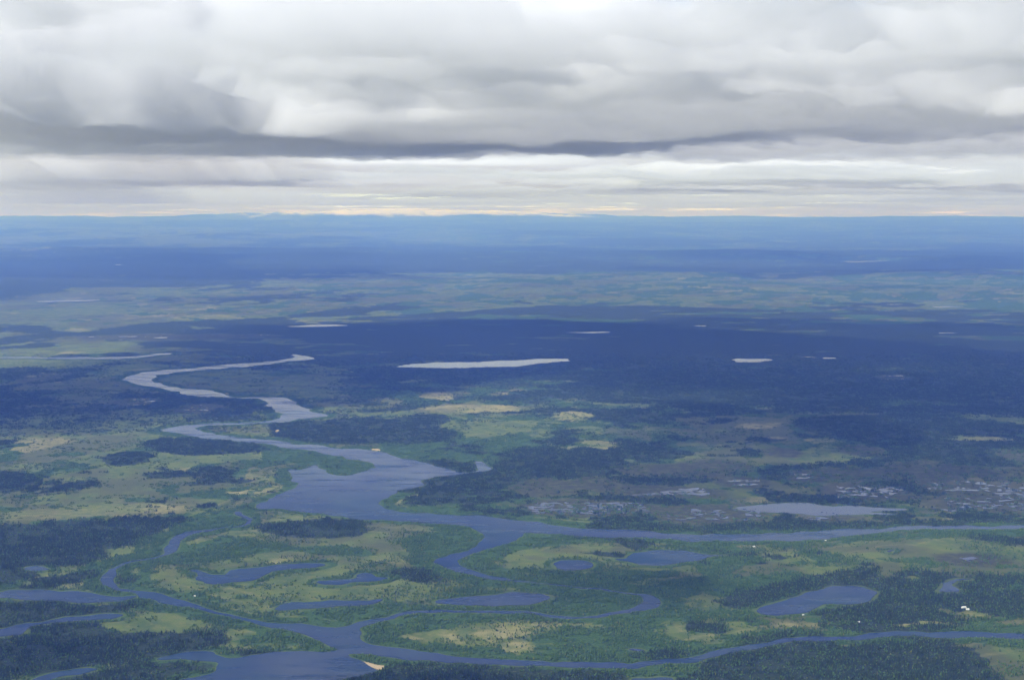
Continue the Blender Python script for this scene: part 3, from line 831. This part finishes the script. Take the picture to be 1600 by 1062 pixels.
def trunk_geo(vs, fs, h, r, n=5):
    b = len(vs)
    for q, s in ((-0.05, 1.0), (0.5, 0.65), (0.92, 0.12)):
        for k in range(n):
            a = 2 * math.pi * k / n
            vs.append((r * s * math.cos(a), r * s * math.sin(a), h * q))
    for i_ in range(2):
        for k in range(n):
            fs.append((b + i_ * n + k, b + i_ * n + (k + 1) % n, b + (i_ + 1) * n + (k + 1) % n, b + (i_ + 1) * n + k))

def mesh_of(name, fn, mat):
    vs, fs = [], []
    fn(vs, fs)
    me = bpy.data.meshes.new(name); me.from_pydata(vs, [], fs); me.update()
    me.materials.append(mat)
    return me

protos = {}
def proto_collection(name, makers, mat):
    c = bpy.data.collections.new(name)
    for k, fn in enumerate(makers):
        o = bpy.data.objects.new('%s_%02d' % (name, k), mesh_of(name, fn, mat))
        c.objects.link(o)
    return c

rnd = random.Random(4)
def mk_con(k):
    def f(vs, fs): conifer_geo(vs, fs, rnd, rnd.uniform(7.5, 10.5), rnd.uniform(1.2, 1.7), 3, 6)
    return f
def mk_bir(k):
    def f(vs, fs): blob_geo(vs, fs, rnd, rnd.uniform(4.0, 6.5), rnd.uniform(1.9, 2.6), clumps=2)
    return f
def mk_con5(k):
    def f(vs, fs):
        for q in range(6):
            a = rnd.uniform(0, 6.28); d = 9.5 * math.sqrt(rnd.random())
            conifer_geo(vs, fs, rnd, rnd.uniform(7.0, 10.5), rnd.uniform(1.3, 1.8), 2, 5, d * math.cos(a), d * math.sin(a))
    return f
def mk_bir5(k):
    def f(vs, fs):
        for q in range(6):
            a = rnd.uniform(0, 6.28); d = 9.0 * math.sqrt(rnd.random())
            blob_geo(vs, fs, rnd, rnd.uniform(3.5, 6.0), rnd.uniform(2.0, 2.8), d * math.cos(a), d * math.sin(a), 1)
    return f
C_CON = proto_collection('conifer', [mk_con(k) for k in range(8)], M_CON)
C_BIR = proto_collection('birch', [mk_bir(k) for k in range(8)], M_BIR)
C_CON5 = proto_collection('conifer_clump', [mk_con5(k) for k in range(8)], M_CON)
C_BIR5 = proto_collection('birch_clump', [mk_bir5(k) for k in range(8)], M_BIR)

# cover looked up from the land sheet
def look(field, x, y):
    F = field.reshape(NR, NC)
    r = np.interp(y, Yr, np.arange(NR))
    u = x / np.maximum(y, 3200.0)
    c = np.interp(u, U, np.arange(NC))
    r0 = np.clip(r.astype(int), 0, NR - 2); c0 = np.clip(c.astype(int), 0, NC - 2)
    fr = r - r0; fc = c - c0
    return (F[r0, c0] * (1 - fc) + F[r0, c0 + 1] * fc) * (1 - fr) + (F[r0 + 1, c0] * (1 - fc) + F[r0 + 1, c0 + 1] * fc) * fr

def scatter(d0, d1, per_km2, half=0.415, seed=1):
    g = np.random.default_rng(seed)
    area = half * (d1 ** 2 - d0 ** 2)
    n = int(area / 1e6 * per_km2)
    y = np.sqrt(g.uniform(d0 ** 2, d1 ** 2, n))
    x = g.uniform(-half, half, n) * y
    return x, y, g

CABINS = [
    (1506, 949.5, 13, 7.5, 3.2, 0.25, 'larger white cabin with pale roof above the dry yellow clearing', None),
    (1511.8, 952.2, 9, 6, 2.6, -0.1, 'smaller white cabin just below the larger one above the clearing', None),
    (1255, 960.5, 5.0, 3.6, 1.9, 0.3, 'tiny pale hut on the shore at the lower end of the conifer ringed lake', None),
    (1342, 971.5, 5.5, 3.6, 1.9, -0.2, 'tiny pale hut in the brownish bog below the conifer ringed lake', None),
    (1178, 854, 7.5, 4.8, 2.3, 0.2, 'white cabin in the bright meadow under the right river arm', None),
    (1290, 844.5, 5, 3.6, 2.0, 0.1, 'tiny white hut on the near bank of the right river arm', None),
    (304.5, 931, 5, 3.6, 2.0, -0.3, 'tiny white hut among the scrub beside the winding creek', None),
]
waterf = water.astype(float)
def plant(d0, d1, per_km2, kind, seed):
    x, y, g = scatter(d0, d1, per_km2, seed=seed)
    w = look(waterf, x, y); wd = look(wdist, x, y)
    c = look(con, x, y); b = look(bir, x, y); s = look(snd, x, y); pl = look(pal, x, y)
    fine = fbm(x, y, 34, 3, 2)
    mid = fbm(x, y, 120, 3, 5)
    if kind == 'con':
        p = np.clip(c, 0, 1) * sstep(0.36, 0.54, 0.55 * fine + 0.45 * mid) * 0.98 + 0.05 * np.clip(b, 0, 1) * sstep(0.5, 0.7, mid) + 0.05 * sstep(0.56, 0.68, mid)
        p = p * (1 - 0.6 * np.clip(pl, 0, 1) * (1 - c))
    else:
        p = np.clip(b, 0, 1) * (1 - 0.75 * c) * sstep(0.36, 0.54, 0.6 * fine + 0.4 * mid) + 0.10 * c + 0.24 * sstep(0.47, 0.64, 0.6 * mid + 0.4 * fine)
        p = p * (1 - 0.85 * np.clip(pl, 0, 1))
    p = p * sstep(12500, 8800, y)
    k = (g.random(len(x)) < p) & (w < 0.02) & (wd > 3.0) & (s < 0.3) & (look(rim, x, y) < 0.45 + 0.5 * (kind == 'con') * 0)
    for c_ in CABINS:
        hx, hy = px2w(c_[0], c_[1])
        k &= ~((np.abs(x - hx) < c_[2] * 0.75 + 1) & (y - hy < 9) & (y - hy > -34))
    x = x[k]; y = y[k]
    return x, y, look(h, x, y), g

def points_object(name, x, y, z, coll, g, smin, smax, label, category):
    me = bpy.data.meshes.new(name)
    n = len(x)
    me.vertices.add(n)
    me.vertices.foreach_set('co', np.stack([x, y, z], 1).astype(np.float32).ravel())
    a = me.attributes.new('size', 'FLOAT', 'POINT'); a.data.foreach_set('value', (smin + (smax - smin) * g.random(n) ** 1.3).astype(np.float32))
    a = me.attributes.new('turn', 'FLOAT', 'POINT'); a.data.foreach_set('value', (g.random(n) * 6.283).astype(np.float32))
    a = me.attributes.new('pick', 'INT', 'POINT'); a.data.foreach_set('value', g.integers(0, 8, n).astype(np.int32))
    o = link(name, me)
    ng = bpy.data.node_groups.new(name, 'GeometryNodeTree')
    ng.interface.new_socket('Geometry', in_out='INPUT', socket_type='NodeSocketGeometry')
    ng.interface.new_socket('Geometry', in_out='OUTPUT', socket_type='NodeSocketGeometry')
    gi = ng.nodes.new('NodeGroupInput'); go_ = ng.nodes.new('NodeGroupOutput')
    ci = ng.nodes.new('GeometryNodeCollectionInfo')
    ci.inputs['Collection'].default_value = coll
    ci.inputs['Separate Children'].default_value = True
    ci.inputs['Reset Children'].default_value = True
    iop = ng.nodes.new('GeometryNodeInstanceOnPoints')
    iop.inputs['Pick Instance'].default_value = True
    def attr(nm, t):
        q = ng.nodes.new('GeometryNodeInputNamedAttribute'); q.data_type = t; q.inputs['Name'].default_value = nm
        return q.outputs[0]
    cx = ng.nodes.new('ShaderNodeCombineXYZ')
    ng.links.new(attr('turn', 'FLOAT'), cx.inputs['Z'])
    ng.links.new(gi.outputs[0], iop.inputs['Points'])
    ng.links.new(ci.outputs[0], iop.inputs['Instance'])
    ng.links.new(attr('pick', 'INT'), iop.inputs['Instance Index'])
    ng.links.new(cx.outputs[0], iop.inputs['Rotation'])
    ng.links.new(attr('size', 'FLOAT'), iop.inputs['Scale'])
    ng.links.new(iop.outputs[0], go_.inputs[0])
    md = o.modifiers.new('scatter', 'NODES'); md.node_group = ng
    tag(o, label, category, kind='stuff')
    return o

D0, D1, D2 = 3330.0, 5400.0, 12500.0
cx_, cy_, cz_, g = plant(D0, D1, 46000, 'con', 21)
# the nearest conifers are trees of their own
vy = 531.0 - FPX * ((cy_ * SP + (cz_ - CAM_H) * CP) / (cy_ * CP - (cz_ - CAM_H) * SP))
vx = 800.0 + FPX * cx_ / (cy_ * CP - (cz_ - CAM_H) * SP)
ok = np.nonzero((vy < 1060.0) & (vx > 4) & (vx < 1596))[0]
ok = ok[np.argsort(-vy[ok])][:300]
single = np.zeros(len(cx_), bool); single[ok] = True
points_object('conifer_forest', cx_[~single], cy_[~single], cz_[~single], C_CON, g, 0.45, 1.35, 'dark conifer stands covering the near plain between the waters', 'forest')
bx_, by_, bz_, g = plant(D0, D1, 62000, 'bir', 22)
points_object('birch_scrub', bx_, by_, bz_, C_BIR, g, 0.45, 1.3, 'fresh green birch and willow scrub along the near river banks', 'scrub')
ax_, ay_, az_, g = plant(D1, D2, 7800, 'con', 23)
points_object('distant_conifer_forest', ax_, ay_, az_, C_CON5, g, 0.75, 1.15, 'dark conifer stands in the middle distance', 'forest')
ax_, ay_, az_, g = plant(D1, D2, 9500, 'bir', 24)
points_object('distant_birch_scrub', ax_, ay_, az_, C_BIR5, g, 0.7, 1.1, 'green birch scrub in the middle distance', 'scrub')

trunks = []; crowns = []
for k in range(6):
    hh = rnd.uniform(8.0, 10.5); rr = rnd.uniform(1.3, 1.75)
    trunks.append(mesh_of('trunk', lambda vs, fs: trunk_geo(vs, fs, hh, 0.16), M_BARK))
    crowns.append(mesh_of('crown', lambda vs, fs: conifer_geo(vs, fs, rnd, hh, rr, 7, 9), M_CON))
def tree_words(px):
    for lim, l_, g_ in (
        (70, 'dark conifer in the extreme bottom left corner, left of the narrow pond', 'conifers in the bottom left corner'),
        (160, 'dark conifer at the bottom edge right of the narrow corner pond', 'conifers right of the corner pond'),
        (250, 'dark conifer at the bottom edge between the corner pond and the bay', 'conifers between pond and bay'),
        (500, 'dark conifer on the wooded spit beside the foreground bay', 'conifers on the spit by the bay'),
        (620, 'dark conifer at the bottom edge just below the sandy beach', 'conifers below the beach'),
        (800, 'dark conifer in the shaded stand at the bottom edge right of the beach', 'conifers right of the beach'),
        (990, 'dark conifer at the bottom edge just left of the cut off pond', 'conifers left of the cut off pond'),
        (1200, 'dark conifer at the bottom edge just right of the cut off pond', 'conifers right of the cut off pond'),
        (1400, 'dark conifer at the bottom edge in the middle of the right hand stand', 'conifers amid the right hand stand'),
        (9999, 'dark conifer near the bottom right corner at the stand\'s ragged end', 'conifers near the bottom right corner')):
        if px < lim: return l_, g_
for n_, i_ in enumerate(ok):
    e = bpy.data.objects.new('conifer_tree', None); COL.objects.link(e)
    e.location = (cx_[i_], cy_[i_], cz_[i_])
    e.rotation_euler = (0, 0, rnd.uniform(0, 6.28)); s_ = rnd.uniform(0.7, 1.15); e.scale = (s_, s_, s_ * rnd.uniform(0.9, 1.1))
    e.empty_display_size = 1.0
    l_, g_ = tree_words(vx[i_])
    tag(e, l_, 'tree', g_)
    v_ = rnd.randrange(6)
    link('trunk', trunks[v_], e); link('crown', crowns[v_], e)
print('INSTANCES', len(cx_), len(bx_), len(ax_))

# ------------------------------------------------------------------ cabins
def plain(name, a, b, rough=0.6):
    m, nt, p = new_mat(name)
    f = noise(nt, N(nt, 'ShaderNodeTexCoord').outputs['Object'], 1.2, 4)
    nt.links.new(mixc(nt, f, a, b), p.inputs['Base Color'])
    p.inputs['Roughness'].default_value = rough
    return m
M_WHITE = plain('white_paint', (0.58, 0.58, 0.56), (0.70, 0.70, 0.68))
M_ROOF = plain('pale_metal_roof', (0.60, 0.61, 0.62), (0.78, 0.78, 0.78), 0.4)
M_WOOD = plain('grey_boards', (0.22, 0.17, 0.12), (0.34, 0.28, 0.21), 0.8)
M_DARK = plain('window_glass', (0.02, 0.025, 0.03), (0.03, 0.035, 0.04), 0.1)

def box_mesh(name, x0, x1, y0, y1, z0, z1, mat):
    v = [(x, y, z) for z in (z0, z1) for (x, y) in ((x0, y0), (x1, y0), (x1, y1), (x0, y1))]
    me = bpy.data.meshes.new(name)
    me.from_pydata(v, [], [(3, 2, 1, 0), (4, 5, 6, 7), (0, 1, 5, 4), (1, 2, 6, 5), (2, 3, 7, 6), (3, 0, 4, 7)])
    me.update(); me.materials.append(mat)
    return me

def cabin(px_, py_, L, Wd, H, turn, label, wall_mat, name='cabin'):
    x, y = px2w(px_, py_)
    zg = float(look(h, np.array([float(x)]), np.array([float(y)]))[0])
    e = bpy.data.objects.new(name, None); COL.objects.link(e)
    e.location = (float(x), float(y), zg); e.rotation_euler = (0, 0, turn)
    tag(e, label, 'cabin', 'cabins on the plain')
    hl, hw, rise, ov = L / 2, Wd / 2, Wd * 0.38, 0.45
    v = [(-hl, -hw, -0.2), (hl, -hw, -0.2), (hl, hw, -0.2), (-hl, hw, -0.2), (-hl, -hw, H), (hl, -hw, H), (hl, hw, H), (-hl, hw, H), (-hl, 0, H + rise), (hl, 0, H + rise)]
    me = bpy.data.meshes.new('wall')
    me.from_pydata(v, [], [(0, 1, 5, 4), (1, 2, 6, 9, 5), (2, 3, 7, 6), (3, 0, 4, 8, 7), (3, 2, 1, 0)])
    me.update(); link('wall', me, e, wall_mat)
    rl, rw, k = hl + ov, hw + ov, rise / hw
    z0 = H - ov * k + 0.06; zt = H + rise + 0.06; t = 0.16
    v = [(-rl, -rw, z0), (rl, -rw, z0), (rl, 0, zt), (-rl, 0, zt), (rl, rw, z0), (-rl, rw, z0)]
    v += [(a, b, c + t) for a, b, c in v]
    me = bpy.data.meshes.new('roof')
    me.from_pydata(v, [], [(0, 3, 2, 1), (3, 5, 4, 2), (6, 7, 8, 9), (9, 8, 10, 11), (0, 1, 7, 6), (4, 5, 11, 10), (1, 2, 8, 7), (2, 4, 10, 8), (3, 0, 6, 9), (5, 3, 9, 11)])
    me.update(); ro = link('roof', me, e, M_ROOF)
    link('chimney', box_mesh('chimney', -0.3, 0.3, -0.3, 0.3, H + rise - 0.5, H + rise + 0.9, M_WOOD), ro)
    link('door', box_mesh('door', -0.5, 0.5, -hw - 0.06, -hw - 0.003, 0, 2.0, M_WOOD), e)
    for wx in (-L * 0.28, L * 0.28):
        link('window', box_mesh('window', wx - 0.55, wx + 0.55, -hw - 0.05, -hw - 0.003, 1.0, 2.0, M_DARK), e)
    return e

for args in CABINS: cabin(*args[:7], M_WHITE)
